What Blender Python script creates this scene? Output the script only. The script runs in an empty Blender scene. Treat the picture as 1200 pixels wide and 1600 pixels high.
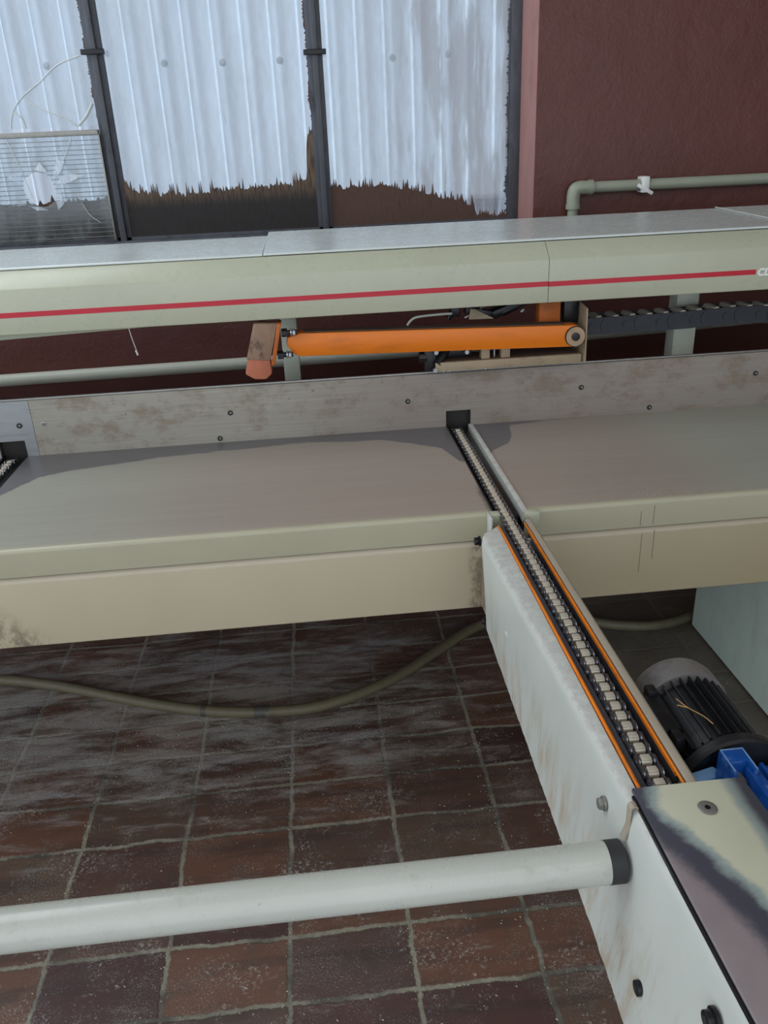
import bpy, bmesh, math, random
from mathutils import Vector, Matrix, Euler
random.seed(7)
PI = math.pi
scn = bpy.context.scene
C = scn.collection

# ------------------------------------------------------------------ camera, light, exposure
cam_d = bpy.data.cameras.new('camera'); cam = bpy.data.objects.new('camera', cam_d); C.objects.link(cam)
cam_d.sensor_fit = 'VERTICAL'; cam_d.sensor_height = 36.0; cam_d.lens = 36.0 * 1265 / 1600
cam_d.clip_start = 0.02; cam_d.clip_end = 100
Mr = Matrix(((0.99439464, 0.07792098, -0.07146763), (-0.0971322, 0.40620513, -0.90860483), (-0.04176886, 0.91045358, 0.41149684))).to_4x4()
cam.matrix_world = Matrix.Translation((0, 0, 1.5)) @ Mr
scn.camera = cam

world = bpy.data.worlds.new('overcast_sky'); scn.world = world; world.use_nodes = True
bg = world.node_tree.nodes['Background']
bg.inputs[0].default_value = (0.80, 0.89, 1.0, 1); bg.inputs[1].default_value = 1.75

def area(name, loc, target, sx, sy, power, col):
    l = bpy.data.lights.new(name, 'AREA'); l.shape = 'RECTANGLE'; l.size = sx; l.size_y = sy
    l.energy = power; l.color = col
    o = bpy.data.objects.new(name, l); C.objects.link(o); o.location = loc
    o.rotation_euler = (Vector(target) - Vector(loc)).to_track_quat('-Z', 'Y').to_euler()
    return o
area('overhead_fill_light', (-1.5, 1.75, 3.62), (-0.9, 1.6, 0.5), 2.6, 1.5, 66, (0.84, 0.93, 1.0))  # unseen overhead area lamp, added for soft fill and sheen on upper faces
area('hall_fill_light', (0.4, -1.2, 3.62), (0.2, 1.2, 0.8), 3.0, 1.6, 22, (1.0, 0.93, 0.82))  # unseen warm fill lamp behind the viewer, added to lift the room
sun_d = bpy.data.lights.new('sun', 'SUN'); sun_d.energy = 1.3; sun_d.angle = math.radians(4); sun_d.color = (1, 0.97, 0.92)
sun = bpy.data.objects.new('sun', sun_d); C.objects.link(sun)
sun.rotation_euler = Vector((0.9, -0.9, -1.3)).to_track_quat('-Z', 'Y').to_euler()

scn.view_settings.view_transform = 'Standard'; scn.view_settings.look = 'None'
scn.view_settings.exposure = 0.0; scn.view_settings.gamma = 1.0
scn.view_settings.use_curve_mapping = False

# ------------------------------------------------------------------ materials
def s2l(c):
    return tuple(((v / 255) / 12.92 if v / 255 <= 0.04045 else ((v / 255 + 0.055) / 1.055) ** 2.4) for v in c) + (1,)

class NT:
    def __init__(s, name):
        s.m = bpy.data.materials.new(name); s.m.use_nodes = True; s.t = s.m.node_tree
        s.b = s.t.nodes['Principled BSDF']; s.out = s.t.nodes['Material Output']
        g = s.t.nodes.new('ShaderNodeNewGeometry'); s.pos = g.outputs['Position']; s.nrm = g.outputs['Normal']
    def n(s, ty, **kw):
        x = s.t.nodes.new(ty)
        for k, v in kw.items(): setattr(x, k, v)
        return x
    def link(s, a, b): s.t.links.new(a, b)
    def put(s, sock, v):
        if isinstance(v, (int, float)): sock.default_value = v
        elif isinstance(v, tuple): sock.default_value = v
        else: s.link(v, sock)
    def mapping(s, scale=(1, 1, 1), loc=(0, 0, 0), rot=(0, 0, 0), src=None):
        x = s.n('ShaderNodeMapping'); s.link(src or s.pos, x.inputs[0])
        x.inputs['Scale'].default_value = scale; x.inputs['Location'].default_value = loc
        x.inputs['Rotation'].default_value = rot
        return x.outputs[0]
    def noise(s, vec, scale, detail=4, rough=0.6, dist=0.0):
        x = s.n('ShaderNodeTexNoise'); s.link(vec, x.inputs['Vector'])
        x.inputs['Scale'].default_value = scale; x.inputs['Detail'].default_value = detail
        x.inputs['Roughness'].default_value = rough; x.inputs['Distortion'].default_value = dist
        return x.outputs['Fac']
    def math(s, op, a, b=0.0, c=0.0, clamp=False):
        x = s.n('ShaderNodeMath', operation=op, use_clamp=clamp)
        s.put(x.inputs[0], a); s.put(x.inputs[1], b); s.put(x.inputs[2], c)
        return x.outputs[0]
    def step(s, v, lo, hi):
        x = s.n('ShaderNodeMapRange'); x.interpolation_type = 'SMOOTHSTEP'
        s.put(x.inputs[0], v); x.inputs[1].default_value = lo; x.inputs[2].default_value = hi
        return x.outputs[0]
    def mix(s, f, a, b, mode='MIX'):
        x = s.n('ShaderNodeMix', data_type='RGBA', blend_type=mode)
        s.put(x.inputs[0], f); s.put(x.inputs[6], a); s.put(x.inputs[7], b)
        return x.outputs[2]
    def xyz(s, v=None):
        x = s.n('ShaderNodeSeparateXYZ'); s.link(v or s.pos, x.inputs[0]); return x.outputs
    def ramp(s, f, pts, col=True):
        x = s.n('ShaderNodeValToRGB'); s.put(x.inputs[0], f); e = x.color_ramp.elements
        while len(e) < len(pts): e.new(0.5)
        for i, (p, c) in enumerate(pts):
            e[i].position = p; e[i].color = c if isinstance(c, tuple) else (c, c, c, 1)
        return x.outputs[0]
    def bump(s, h, strength=0.3, dist=0.002, prev=None):
        x = s.n('ShaderNodeBump'); x.inputs['Strength'].default_value = strength
        x.inputs['Distance'].default_value = dist; s.link(h, x.inputs['Height'])
        if prev: s.link(prev, x.inputs['Normal'])
        s.link(x.outputs[0], s.b.inputs['Normal']); return x.outputs[0]
    def set(s, col=None, rough=None, metal=None, spec=None):
        if col is not None: s.put(s.b.inputs['Base Color'], col)
        if rough is not None: s.put(s.b.inputs['Roughness'], rough)
        if metal is not None: s.put(s.b.inputs['Metallic'], metal)
        if spec is not None: s.put(s.b.inputs['Specular IOR Level'], spec)
        return s.m

def simple(name, rgb, rough=0.5, metal=0.0, var=0.25, scale=30, bump=0.15, dark=(30, 28, 26), dirt=0.0, stretch=(1, 1, 1), dscale=9, spec=None):
    """colour broken up by fine noise, with worn or dirty patches"""
    m = NT(name); v = m.mapping(stretch)
    a = s2l(rgb); n1 = m.noise(v, scale, 6)
    lo = tuple(x * (1 - var) for x in a[:3]) + (1,); hi = tuple(min(1, x * (1 + var)) for x in a[:3]) + (1,)
    col = m.mix(n1, lo, hi)
    if dirt:
        n2 = m.noise(v, dscale, 8, 0.7)
        f = m.math('MULTIPLY', m.step(n2, 0.52, 0.72), dirt)
        col = m.mix(f, col, s2l(dark))
    if bump: m.bump(m.noise(v, scale * 4, 4), bump, 0.001)
    return m.set(col, rough, metal, spec)

def paint(name, rgb, rough, stain=(110, 85, 60), amount=0.35, speck=0.5, dust=(190, 180, 160), streak=(1, 1, 6), bump=0.08):
    m = NT(name); a = s2l(rgb)
    n1 = m.noise(m.mapping(), 5, 5)
    col = m.mix(n1, tuple(x * 0.88 for x in a[:3]) + (1,), tuple(min(1, x * 1.1) for x in a[:3]) + (1,))
    n2 = m.noise(m.mapping(tuple(1 / k * 4 for k in streak)), 6, 8, 0.72)
    col = m.mix(m.math('MULTIPLY', m.step(n2, 0.5, 0.75), amount), col, s2l(stain))
    n3 = m.noise(m.mapping(), 140, 3)
    col = m.mix(m.math('MULTIPLY', m.step(n3, 0.68, 0.74), speck), col, s2l((60, 50, 40)))
    n4 = m.noise(m.mapping(), 260, 3)
    col = m.mix(m.math('MULTIPLY', m.step(n4, 0.62, 0.72), speck * 0.6), col, s2l(dust))
    m.bump(n4, bump, 0.0006)
    rg = m.math('MULTIPLY_ADD', n2, 0.25, rough - 0.1)
    return m.set(col, rg)

M = {}
# brick floor laid in straight courses, dusty grout
def floor_mat():
    m = NT('brick_floor')
    warp = m.n('ShaderNodeTexNoise'); m.link(m.mapping(), warp.inputs['Vector']); warp.inputs['Scale'].default_value = 9; warp.inputs['Detail'].default_value = 5
    wv = m.n('ShaderNodeVectorMath', operation='SUBTRACT'); m.link(warp.outputs['Color'], wv.inputs[0]); wv.inputs[1].default_value = (.5, .5, .5)
    ws = m.n('ShaderNodeVectorMath', operation='SCALE'); m.link(wv.outputs[0], ws.inputs[0]); ws.inputs['Scale'].default_value = 0.022
    wa = m.n('ShaderNodeVectorMath', operation='ADD'); m.link(m.pos, wa.inputs[0]); m.link(ws.outputs[0], wa.inputs[1])
    X, Y, Z = m.xyz(wa.outputs[0])
    PX, PY, PZ = m.xyz()
    u = m.math('DIVIDE', m.math('ADD', X, 0.147 + 5), 0.2502); v = m.math('DIVIDE', m.math('SUBTRACT', Y, 1.05 - 5.96), 0.149)
    iu = m.math('FLOOR', u); iv = m.math('FLOOR', v)
    fu = m.math('SUBTRACT', u, iu); fv = m.math('SUBTRACT', v, iv)
    du = m.math('MULTIPLY', m.math('SUBTRACT', 0.5, m.math('ABSOLUTE', m.math('SUBTRACT', fu, 0.5))), 0.2502)
    dv = m.math('MULTIPLY', m.math('SUBTRACT', 0.5, m.math('ABSOLUTE', m.math('SUBTRACT', fv, 0.5))), 0.149)
    d = m.math('MINIMUM', du, dv)
    rag = m.noise(m.mapping(), 75, 7, 0.75)
    dd = m.math('ADD', d, m.math('MULTIPLY', m.math('SUBTRACT', rag, 0.5), 0.017))
    grout = m.math('SUBTRACT', 1.0, m.step(dd, 0.0030, 0.0070))
    cid = m.n('ShaderNodeCombineXYZ'); m.link(m.math('ADD', iu, 1.0), cid.inputs[0]); m.link(iv, cid.inputs[1])
    wn = m.n('ShaderNodeTexWhiteNoise', noise_dimensions='3D'); m.link(cid.outputs[0], wn.inputs['Vector'])
    bc = m.ramp(wn.outputs['Value'], [(0.0, s2l((70, 46, 46))), (0.25, s2l((94, 70, 58))), (0.5, s2l((106, 74, 58))), (0.75, s2l((84, 64, 56))), (1.0, s2l((98, 78, 64)))])
    # firing bands across each brick
    band = m.noise(m.mapping((1.2, 9, 1)), 2.4, 4, 0.55)
    bc = m.mix(m.math('MULTIPLY', m.step(band, 0.48, 0.68), 0.5), bc, s2l((54, 46, 44)))
    blot = m.noise(m.mapping(), 14, 6, 0.65)
    bc = m.mix(m.math('MULTIPLY', m.step(blot, 0.5, 0.7), 0.45), bc, s2l((70, 66, 60)))
    gc = m.mix(m.noise(m.mapping(), 50, 4), s2l((84, 80, 70)), s2l((176, 168, 146)))
    gdark = m.step(m.noise(m.mapping(), 3.5, 4), 0.42, 0.62)
    gc = m.mix(m.math('MULTIPLY', gdark, 0.8), gc, s2l((58, 54, 50)))
    col = m.mix(grout, bc, gc)
    greyed = m.math('MULTIPLY', m.step(m.math('ADD', PX, m.math('MULTIPLY', m.math('SUBTRACT', blot, 0.5), 0.5)), 0.55, 0.85), 0.8)
    col = m.mix(greyed, col, m.mix(blot, s2l((84, 80, 72)), s2l((122, 114, 102))))
    # wood dust: thick below the hose and thinning out into sweeps and specks
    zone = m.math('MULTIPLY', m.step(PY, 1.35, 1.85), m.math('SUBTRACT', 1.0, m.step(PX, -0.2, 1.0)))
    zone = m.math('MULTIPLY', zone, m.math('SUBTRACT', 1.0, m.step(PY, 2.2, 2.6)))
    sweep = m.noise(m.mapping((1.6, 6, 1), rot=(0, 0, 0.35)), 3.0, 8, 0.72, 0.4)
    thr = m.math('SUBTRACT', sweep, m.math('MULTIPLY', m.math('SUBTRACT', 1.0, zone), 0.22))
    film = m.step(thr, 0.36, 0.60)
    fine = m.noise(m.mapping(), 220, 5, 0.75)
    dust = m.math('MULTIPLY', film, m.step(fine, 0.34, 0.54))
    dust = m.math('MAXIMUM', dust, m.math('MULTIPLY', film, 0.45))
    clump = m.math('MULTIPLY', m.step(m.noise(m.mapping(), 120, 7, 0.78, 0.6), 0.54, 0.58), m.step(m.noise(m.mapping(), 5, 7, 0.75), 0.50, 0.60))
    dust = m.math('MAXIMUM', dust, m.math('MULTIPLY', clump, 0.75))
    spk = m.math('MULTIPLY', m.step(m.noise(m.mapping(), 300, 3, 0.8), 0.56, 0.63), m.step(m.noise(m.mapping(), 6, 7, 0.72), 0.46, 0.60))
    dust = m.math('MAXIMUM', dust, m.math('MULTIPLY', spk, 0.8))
    dc = m.mix(m.noise(m.mapping(), 2.2, 3), s2l((184, 176, 156)), s2l((176, 176, 182)))  # blue-grey end of the dust tone paints in window glare on the floor
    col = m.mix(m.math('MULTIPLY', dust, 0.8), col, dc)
    h = m.math('ADD', m.math('MULTIPLY', m.math('SUBTRACT', 1.0, grout), 0.6), m.math('ADD', m.math('MULTIPLY', fine, 0.22), m.math('MULTIPLY', blot, 0.3)))
    m.bump(h, 0.7, 0.004)
    return m.set(col, m.math('ADD', 0.46, m.math('MULTIPLY', dust, 0.3)), 0, 0.4)
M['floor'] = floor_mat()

def wall_mat():
    m = NT('red_plaster')
    n = m.noise(m.mapping(), 2.5, 6, 0.6)
    col = m.mix(n, s2l((82, 42, 35)), s2l((104, 54, 44)))
    ch = m.step(m.noise(m.mapping(), 42, 5, 0.75, 0.6), 0.72, 0.76)
    col = m.mix(m.math('MULTIPLY', ch, 0.8), col, s2l((168, 140, 122)))
    b = m.bump(m.noise(m.mapping(), 9, 9, 0.6, 0.15), 0.5, 0.012)
    m.bump(m.noise(m.mapping(), 85, 5, 0.7), 0.5, 0.003, b)
    return m.set(col, 0.42)
M['wall'] = wall_mat()
M['jamb'] = simple('faded_lit_pink_reveal', (176, 128, 120), 0.75, 0, 0.15, 12, 0.4, (128, 96, 84), 0.6, (1, 1, 0.5), 9)  # weathered pink paint, made paler to carry window light on the reveal
M['plaster_plain'] = simple('plaster', (150, 140, 128), 0.8)

def sheet_mat():
    m = NT('corrugated_translucent')
    X, Y, Z = m.xyz()
    v = m.mapping((9, 1, 1.2))
    n = m.noise(v, 2.0, 8, 0.66)
    col = m.mix(n, s2l((172, 178, 188)), s2l((222, 228, 236)))
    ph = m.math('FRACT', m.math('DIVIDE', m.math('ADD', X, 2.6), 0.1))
    rib = m.ramp(ph, [(0.0, 0.72), (0.26, 0.76), (0.31, 1.0), (0.37, 1.0), (0.42, 0.80), (0.60, 0.88), (0.66, 0.70), (0.78, 0.62), (1.0, 0.72)])  # rib light and shade painted by phase: bright flanks, dark valleys
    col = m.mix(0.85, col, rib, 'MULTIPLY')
    col = m.mix(m.step(m.math('ABSOLUTE', m.math('SUBTRACT', ph, 0.34)), 0.05, 0.02), col, s2l((244, 248, 252)))  # painted bright glint along each rib flank
    old = m.step(m.math('ADD', X, m.math('MULTIPLY', m.math('SUBTRACT', n, 0.5), 0.5)), 0.2, 0.55)
    col = m.mix(m.math('MULTIPLY', m.math('MULTIPLY', old, m.step(n, 0.40, 0.56)), 0.75), col, s2l((128, 120, 120)))
    fl = m.noise(m.mapping((30, 1, 4)), 3, 8, 0.75)
    col = m.mix(m.math('MULTIPLY', m.step(fl, 0.62, 0.68), 0.4), col, s2l((110, 100, 92)))
    d = m.n('ShaderNodeBsdfDiffuse'); t = m.n('ShaderNodeBsdfTranslucent'); g = m.n('ShaderNodeBsdfGlossy'); g.inputs['Roughness'].default_value = 0.35
    m.link(col, d.inputs[0]); m.link(col, t.inputs[0])
    mx = m.n('ShaderNodeMixShader'); mx.inputs[0].default_value = 0.55; m.link(d.outputs[0], mx.inputs[1]); m.link(t.outputs[0], mx.inputs[2])
    m2 = m.n('ShaderNodeMixShader'); m2.inputs[0].default_value = 0.06; m.link(mx.outputs[0], m2.inputs[1]); m.link(g.outputs[0], m2.inputs[2])
    m.link(m2.outputs[0], m.out.inputs[0]); return m.m
M['sheet'] = sheet_mat()

def glass_mat(name, haze, tint=(0.9, 0.93, 0.95, 1), rough=0.05, hz=(190, 195, 195)):
    m = NT(name)
    tr = m.n('ShaderNodeBsdfTransparent'); tr.inputs[0].default_value = tint
    gl = m.n('ShaderNodeBsdfGlossy'); gl.inputs['Roughness'].default_value = rough
    df = m.n('ShaderNodeBsdfDiffuse'); df.inputs[0].default_value = s2l(hz)
    f = m.math('MULTIPLY', m.step(m.noise(m.mapping((3, 1, 1)), 5, 8, 0.7), 0.35, 0.75), haze)
    a = m.n('ShaderNodeMixShader'); m.put(a.inputs[0], f); m.link(tr.outputs[0], a.inputs[1]); m.link(df.outputs[0], a.inputs[2])
    b = m.n('ShaderNodeMixShader'); b.inputs[0].default_value = 0.06; m.link(a.outputs[0], b.inputs[1]); m.link(gl.outputs[0], b.inputs[2])
    m.link(b.outputs[0], m.out.inputs[0]); return m.m
M['glass'] = glass_mat('dusty_glass', 0.16)
M['ribbed'] = glass_mat('ribbed_plastic', 0.42, (0.86, 0.9, 0.92, 1), 0.2, (170, 175, 172))
M['rib'] = simple('ribbed_plastic_web', (112, 116, 116), 0.5, bump=0)
M['shard'] = glass_mat('shattered_plastic', 0.9, (0.95, 0.97, 1, 1), 0.15, (225, 232, 238))
M['crack'] = simple('crack_edge', (205, 208, 205), 0.5, bump=0)
M['washer'] = simple('pale_washer', (205, 208, 212), 0.6, 0, 0.1, 40, 0)
M['mullion'] = simple('weathered_steel_frame', (84, 86, 92), 0.6, 0.2, 0.45, 26, 0.3, (30, 30, 34), 0.8, (1, 1, 0.4), 12)
M['dirt_black'] = simple('black_grime', (46, 42, 38), 0.9, 0, 0.6, 30, 0.3, (20, 18, 18), 0.7, (4, 1, 1))
def grime_mat():
    m = NT('peeled_grime'); X, Y, Z = m.xyz()
    st = m.noise(m.mapping((12, 1, 1)), 9, 6, 0.7)
    col = m.mix(m.step(m.math('ADD', Z, m.math('MULTIPLY', st, 0.05)), 1.36, 1.43), s2l((48, 46, 46)), s2l((112, 92, 74)))
    col = m.mix(m.math('MULTIPLY', m.step(m.noise(m.mapping((20, 1, 2)), 8, 6, 0.7), 0.45, 0.6), 0.7), col, s2l((44, 38, 34)))
    return m.set(col, 0.85)
M['grime'] = grime_mat()
M['dirt_brown'] = simple('brown_grime', (92, 70, 60), 0.9, 0, 0.3, 40, 0.2, (60, 44, 36), 0.6, (6, 1, 1), 14)

M['cover'] = paint('cream_cover_paint', (180, 181, 158), 0.27, (140, 132, 108), 0.12, 0.15, streak=(1, 1, 1), bump=0.02)
M['lid'] = paint('grey_lid_paint', (206, 212, 208), 0.24, (178, 180, 176), 0.10, 0.06, streak=(1, 1, 1), bump=0.01)
M['stripe'] = simple('red_stripe', (186, 22, 44), 0.4, 0, 0.08, 20, 0)
M['white'] = simple('white_lettering', (235, 235, 230), 0.45, 0, 0.03, 20, 0)
M['seam'] = simple('dark_scratch_line', (70, 70, 60), 0.9, 0, 0.1, 20, 0)  # dark tone of the thin scratches on the apron

def table_mat():
    m = NT('worn_table_sheet'); X, Y, Z = m.xyz()
    pts = [(-.80, 1.78), (-.747, 1.803), (-.69, 1.905), (-.635, 1.932), (-.41, 1.989), (-.167, 2.01), (-.034, 2.022), (.166, 1.998), (.303, 1.909), (.332, 1.80), (.409, 1.83), (.423, 1.859), (.476, 1.91), (.498, 1.966), (.51, 2.047), (.65, 2.07), (1.3, 2.09)]
    r = m.ramp(m.math('DIVIDE', m.math('ADD', X, 0.85), 2.2), [((x + .85) / 2.2, ((y - 1.7) / 0.5)) for x, y in pts])
    bnd = m.math('MULTIPLY_ADD', r, 0.5, 1.7)
    nn = m.noise(m.mapping((1, 5, 1)), 16, 6, 0.65)
    e = m.math('ADD', m.math('SUBTRACT', Y, bnd), m.math('MULTIPLY', m.math('SUBTRACT', nn, 0.5), 0.035))
    worn = m.step(e, -0.003, 0.006)
    st = m.noise(m.mapping((0.5, 7, 1)), 6, 8, 0.65)
    pinkx = m.math('MULTIPLY', m.step(X, -0.7, -0.1), m.math('SUBTRACT', 1.0, m.step(X, 0.7, 1.0)))
    base = m.mix(pinkx, s2l((168, 169, 155)), s2l((166, 153, 142)))
    base = m.mix(m.math('MULTIPLY', st, 0.5), base, s2l((132, 124, 114)))
    # the paint survives on the rolled front edge
    edge = m.math('SUBTRACT', 1.0, m.step(m.math('ADD', Y, m.math('MULTIPLY', nn, 0.012)), 1.508, 1.528))
    beige = m.mix(m.noise(m.mapping(), 6, 6), s2l((168, 162, 138)), s2l((184, 178, 152)))
    col = m.mix(edge, base, beige)
    spk = m.math('MULTIPLY', m.step(m.noise(m.mapping(), 330, 3, 0.8), 0.63, 0.69), m.step(m.noise(m.mapping((1, 3, 1)), 5, 5, 0.7), 0.40, 0.62))
    col = m.mix(m.math('MULTIPLY', spk, 0.6), col, s2l((214, 206, 190)))
    dk = m.step(m.noise(m.mapping((1, 8, 1)), 22, 6, 0.75), 0.70, 0.76)
    col = m.mix(m.math('MULTIPLY', dk, 0.4), col, s2l((84, 74, 68)))
    steel = m.mix(m.noise(m.mapping((1, 12, 1)), 18, 5), s2l((98, 96, 98)), s2l((132, 128, 130)))
    col = m.mix(worn, col, steel)
    black = m.math('MULTIPLY', m.math('SUBTRACT', 1.0, m.step(m.math('ADD', m.math('SUBTRACT', 0.343, X), m.math('MULTIPLY', nn, 0.02)), 0.008, 0.022)),
                   m.math('SUBTRACT', 1.0, m.step(Y, 1.6, 1.68)))
    black = m.math('MULTIPLY', black, m.math('SUBTRACT', 1.0, m.step(X, 0.37, 0.38)))
    col = m.mix(m.math('MULTIPLY', black, 0.75), col, s2l((46, 40, 36)))
    rg = m.math('SUBTRACT', 0.36, m.math('MULTIPLY', worn, 0.04))
    m.bump(m.noise(m.mapping((1, 6, 1)), 60, 4), 0.1, 0.0008)
    return m.set(col, rg, m.math('MULTIPLY', worn, 0.25))
M['table'] = table_mat()
def apron_mat():
    m = NT('beige_apron_paint'); X, Y, Z = m.xyz()
    n = m.noise(m.mapping(), 4, 6)
    base = m.mix(n, s2l((176, 164, 138)), s2l((192, 180, 152)))
    rx = m.step(X, 0.3, 1.0)
    base = m.mix(m.math('MULTIPLY', rx, 0.55), base, s2l((140, 126, 90)))  # right end dimmed and yellowed, painting in the light falloff
    # crusted dirt near the lower left end and by the arm
    nn = m.noise(m.mapping((3, 1, 2)), 10, 8, 0.75)
    dl = m.math('SUBTRACT', 1.0, m.step(m.math('ADD', m.math('SUBTRACT', Z, 0.575), m.math('MULTIPLY', m.math('ADD', X, 0.70), 0.9)), 0.05, 0.14))
    dl = m.math('MULTIPLY', dl, m.step(nn, 0.40, 0.60))
    dr = m.math('MULTIPLY', m.math('MULTIPLY', m.step(m.math('ADD', X, m.math('MULTIPLY', nn, 0.06)), 0.318, 0.345), m.step(nn, 0.35, 0.55)), m.math('SUBTRACT', 1.0, m.step(X, 0.36, 0.38)))
    col = m.mix(m.math('MULTIPLY', m.math('MAXIMUM', dl, dr), 0.7), base, s2l((92, 74, 58)))
    led = m.math('MULTIPLY', m.step(m.math('ADD', Z, m.math('MULTIPLY', nn, 0.012)), 0.728, 0.733), 0.45)
    col = m.mix(led, col, s2l((206, 196, 178)))
    sp = m.step(m.noise(m.mapping((1.6, 1, 1)), 48, 4, 0.8), 0.73, 0.77)
    col = m.mix(m.math('MULTIPLY', sp, 0.6), col, s2l((88, 66, 46)))
    m.bump(nn, 0.12, 0.001)
    return m.set(col, 0.5)
M['apron'] = apron_mat()
def fence_mat():
    m = NT('stained_steel_fence'); X, Y, Z = m.xyz()
    br = m.noise(m.mapping((0.35, 1, 26)), 9, 6, 0.7)
    a = m.mix(br, s2l((134, 128, 118)), s2l((182, 176, 162)))
    px = m.step(X, -0.15, 0.25)
    a = m.mix(m.math('MULTIPLY', px, 0.5), a, s2l((136, 120, 114)))
    rn = m.noise(m.mapping((1, 1, 1.5)), 9, 8, 0.75)
    a = m.mix(m.math('MULTIPLY', m.step(rn, 0.46, 0.66), 0.6), a, s2l((118, 98, 76)))
    r2 = m.noise(m.mapping((1, 1, 1)), 34, 6, 0.7)
    a = m.mix(m.math('MULTIPLY', m.step(r2, 0.64, 0.72), 0.65), a, s2l((84, 52, 40)))
    m.bump(br, 0.1, 0.0008)
    return m.set(a, 0.45, 0.15)
M['fence'] = fence_mat()
M['fence_light'] = simple('clean_steel', (158, 160, 160), 0.4, 0.5, 0.15, 12, 0.1, (110, 104, 96), 0.4, (1, 1, 8))
M['steel'] = simple('bright_steel', (176, 178, 180), 0.3, 0.85, 0.15, 40, 0.1)
M['zinc'] = simple('dull_zinc', (150, 148, 142), 0.45, 0.6, 0.25, 60, 0.2, (80, 74, 64), 0.4)
M['black_steel'] = simple('oiled_black_steel', (34, 34, 36), 0.35, 0.4, 0.4, 50, 0.3, (80, 76, 70), 0.3)
M['screw_dark'] = simple('dark_screw', (52, 50, 48), 0.4, 0.6, 0.3, 80, 0.1)
M['slot'] = simple('greasy_slot_lining', (40, 37, 34), 0.55, 0.1, 0.5, 40, 0.4, (92, 82, 66), 0.6, (1, 1, 0.3), 16)
M['roller'] = simple('polished_roller', (206, 196, 178), 0.3, 0.35, 0.12, 90, 0.05)
M['link'] = simple('oily_chain_plate', (142, 142, 146), 0.26, 0.85, 0.3, 120, 0.1, (30, 28, 28), 0.6, (1, 1, 1), 60)
M['guide'] = simple('worn_black_guide', (72, 72, 78), 0.26, 0.2, 0.5, 24, 0.2, (120, 122, 130), 0.4, (1, 0.25, 1), 30)
M['orange_plastic'] = simple('orange_guide_strip', (226, 122, 20), 0.4, 0, 0.2, 40, 0.1, (70, 44, 26), 0.6, (1, 0.3, 1), 26)
M['orange_paint'] = simple('orange_paint', (222, 116, 0), 0.45, 0, 0.12, 8, 0.08, (120, 66, 24), 0.35, (0.5, 1, 2), 9)
M['orange_dirty'] = simple('grimy_orange_paint', (178, 92, 22), 0.6, 0, 0.25, 12, 0.1, (66, 40, 26), 0.7)
M['grime_top'] = simple('caked_dust', (84, 64, 50), 0.9, 0, 0.3, 40, 0.5, (50, 40, 34), 0.5)
M['pad_brown'] = simple('worn_wood_pad', (140, 112, 92), 0.8, 0, 0.35, 30, 0.5, (36, 30, 30), 0.9, (1, 1, 0.6), 26)
M['pad_red'] = simple('reddish_pad_rubber', (176, 104, 78), 0.8, 0, 0.25, 40, 0.5, (110, 60, 46), 0.4)
M['tan_plate'] = simple('dusty_tan_plate', (158, 140, 114), 0.6, 0.1, 0.2, 30, 0.2, (84, 66, 48), 0.5, (0.5, 1, 1), 20)
def arm_mat():
    m = NT('scuffed_white_arm_paint'); X, Y, Z = m.xyz()
    n = m.noise(m.mapping(), 7, 7, 0.65)
    c = m.mix(n, s2l((184, 188, 178)), s2l((206, 208, 200)))
    up = m.step(Z, 0.792, 0.799)
    sc = m.noise(m.mapping(), 60, 7, 0.75)
    c = m.mix(m.math('MULTIPLY', up, m.step(sc, 0.38, 0.62)), c, s2l((182, 178, 172)))
    rs = m.noise(m.mapping((1, 5, 1.2)), 7, 7, 0.7)
    low = m.math('SUBTRACT', 1.0, m.step(Z, 0.59, 0.76))
    c = m.mix(m.math('MULTIPLY', m.math('MULTIPLY', m.step(rs, 0.44, 0.66), low), 0.6), c, s2l((168, 134, 92)))
    sp = m.step(m.noise(m.mapping((1, 1, .6)), 44, 4, 0.7), 0.70, 0.74)
    c = m.mix(m.math('MULTIPLY', sp, 0.6), c, s2l((110, 104, 90)))
    m.bump(sc, 0.08, 0.0008)
    return m.set(c, 0.38)
M['arm'] = arm_mat()
M['rail'] = simple('taupe_guard_rail', (168, 156, 138), 0.45, 0.1, 0.15, 30, 0.1, (120, 104, 84), 0.5, (1, 0.3, 1), 14)
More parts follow.
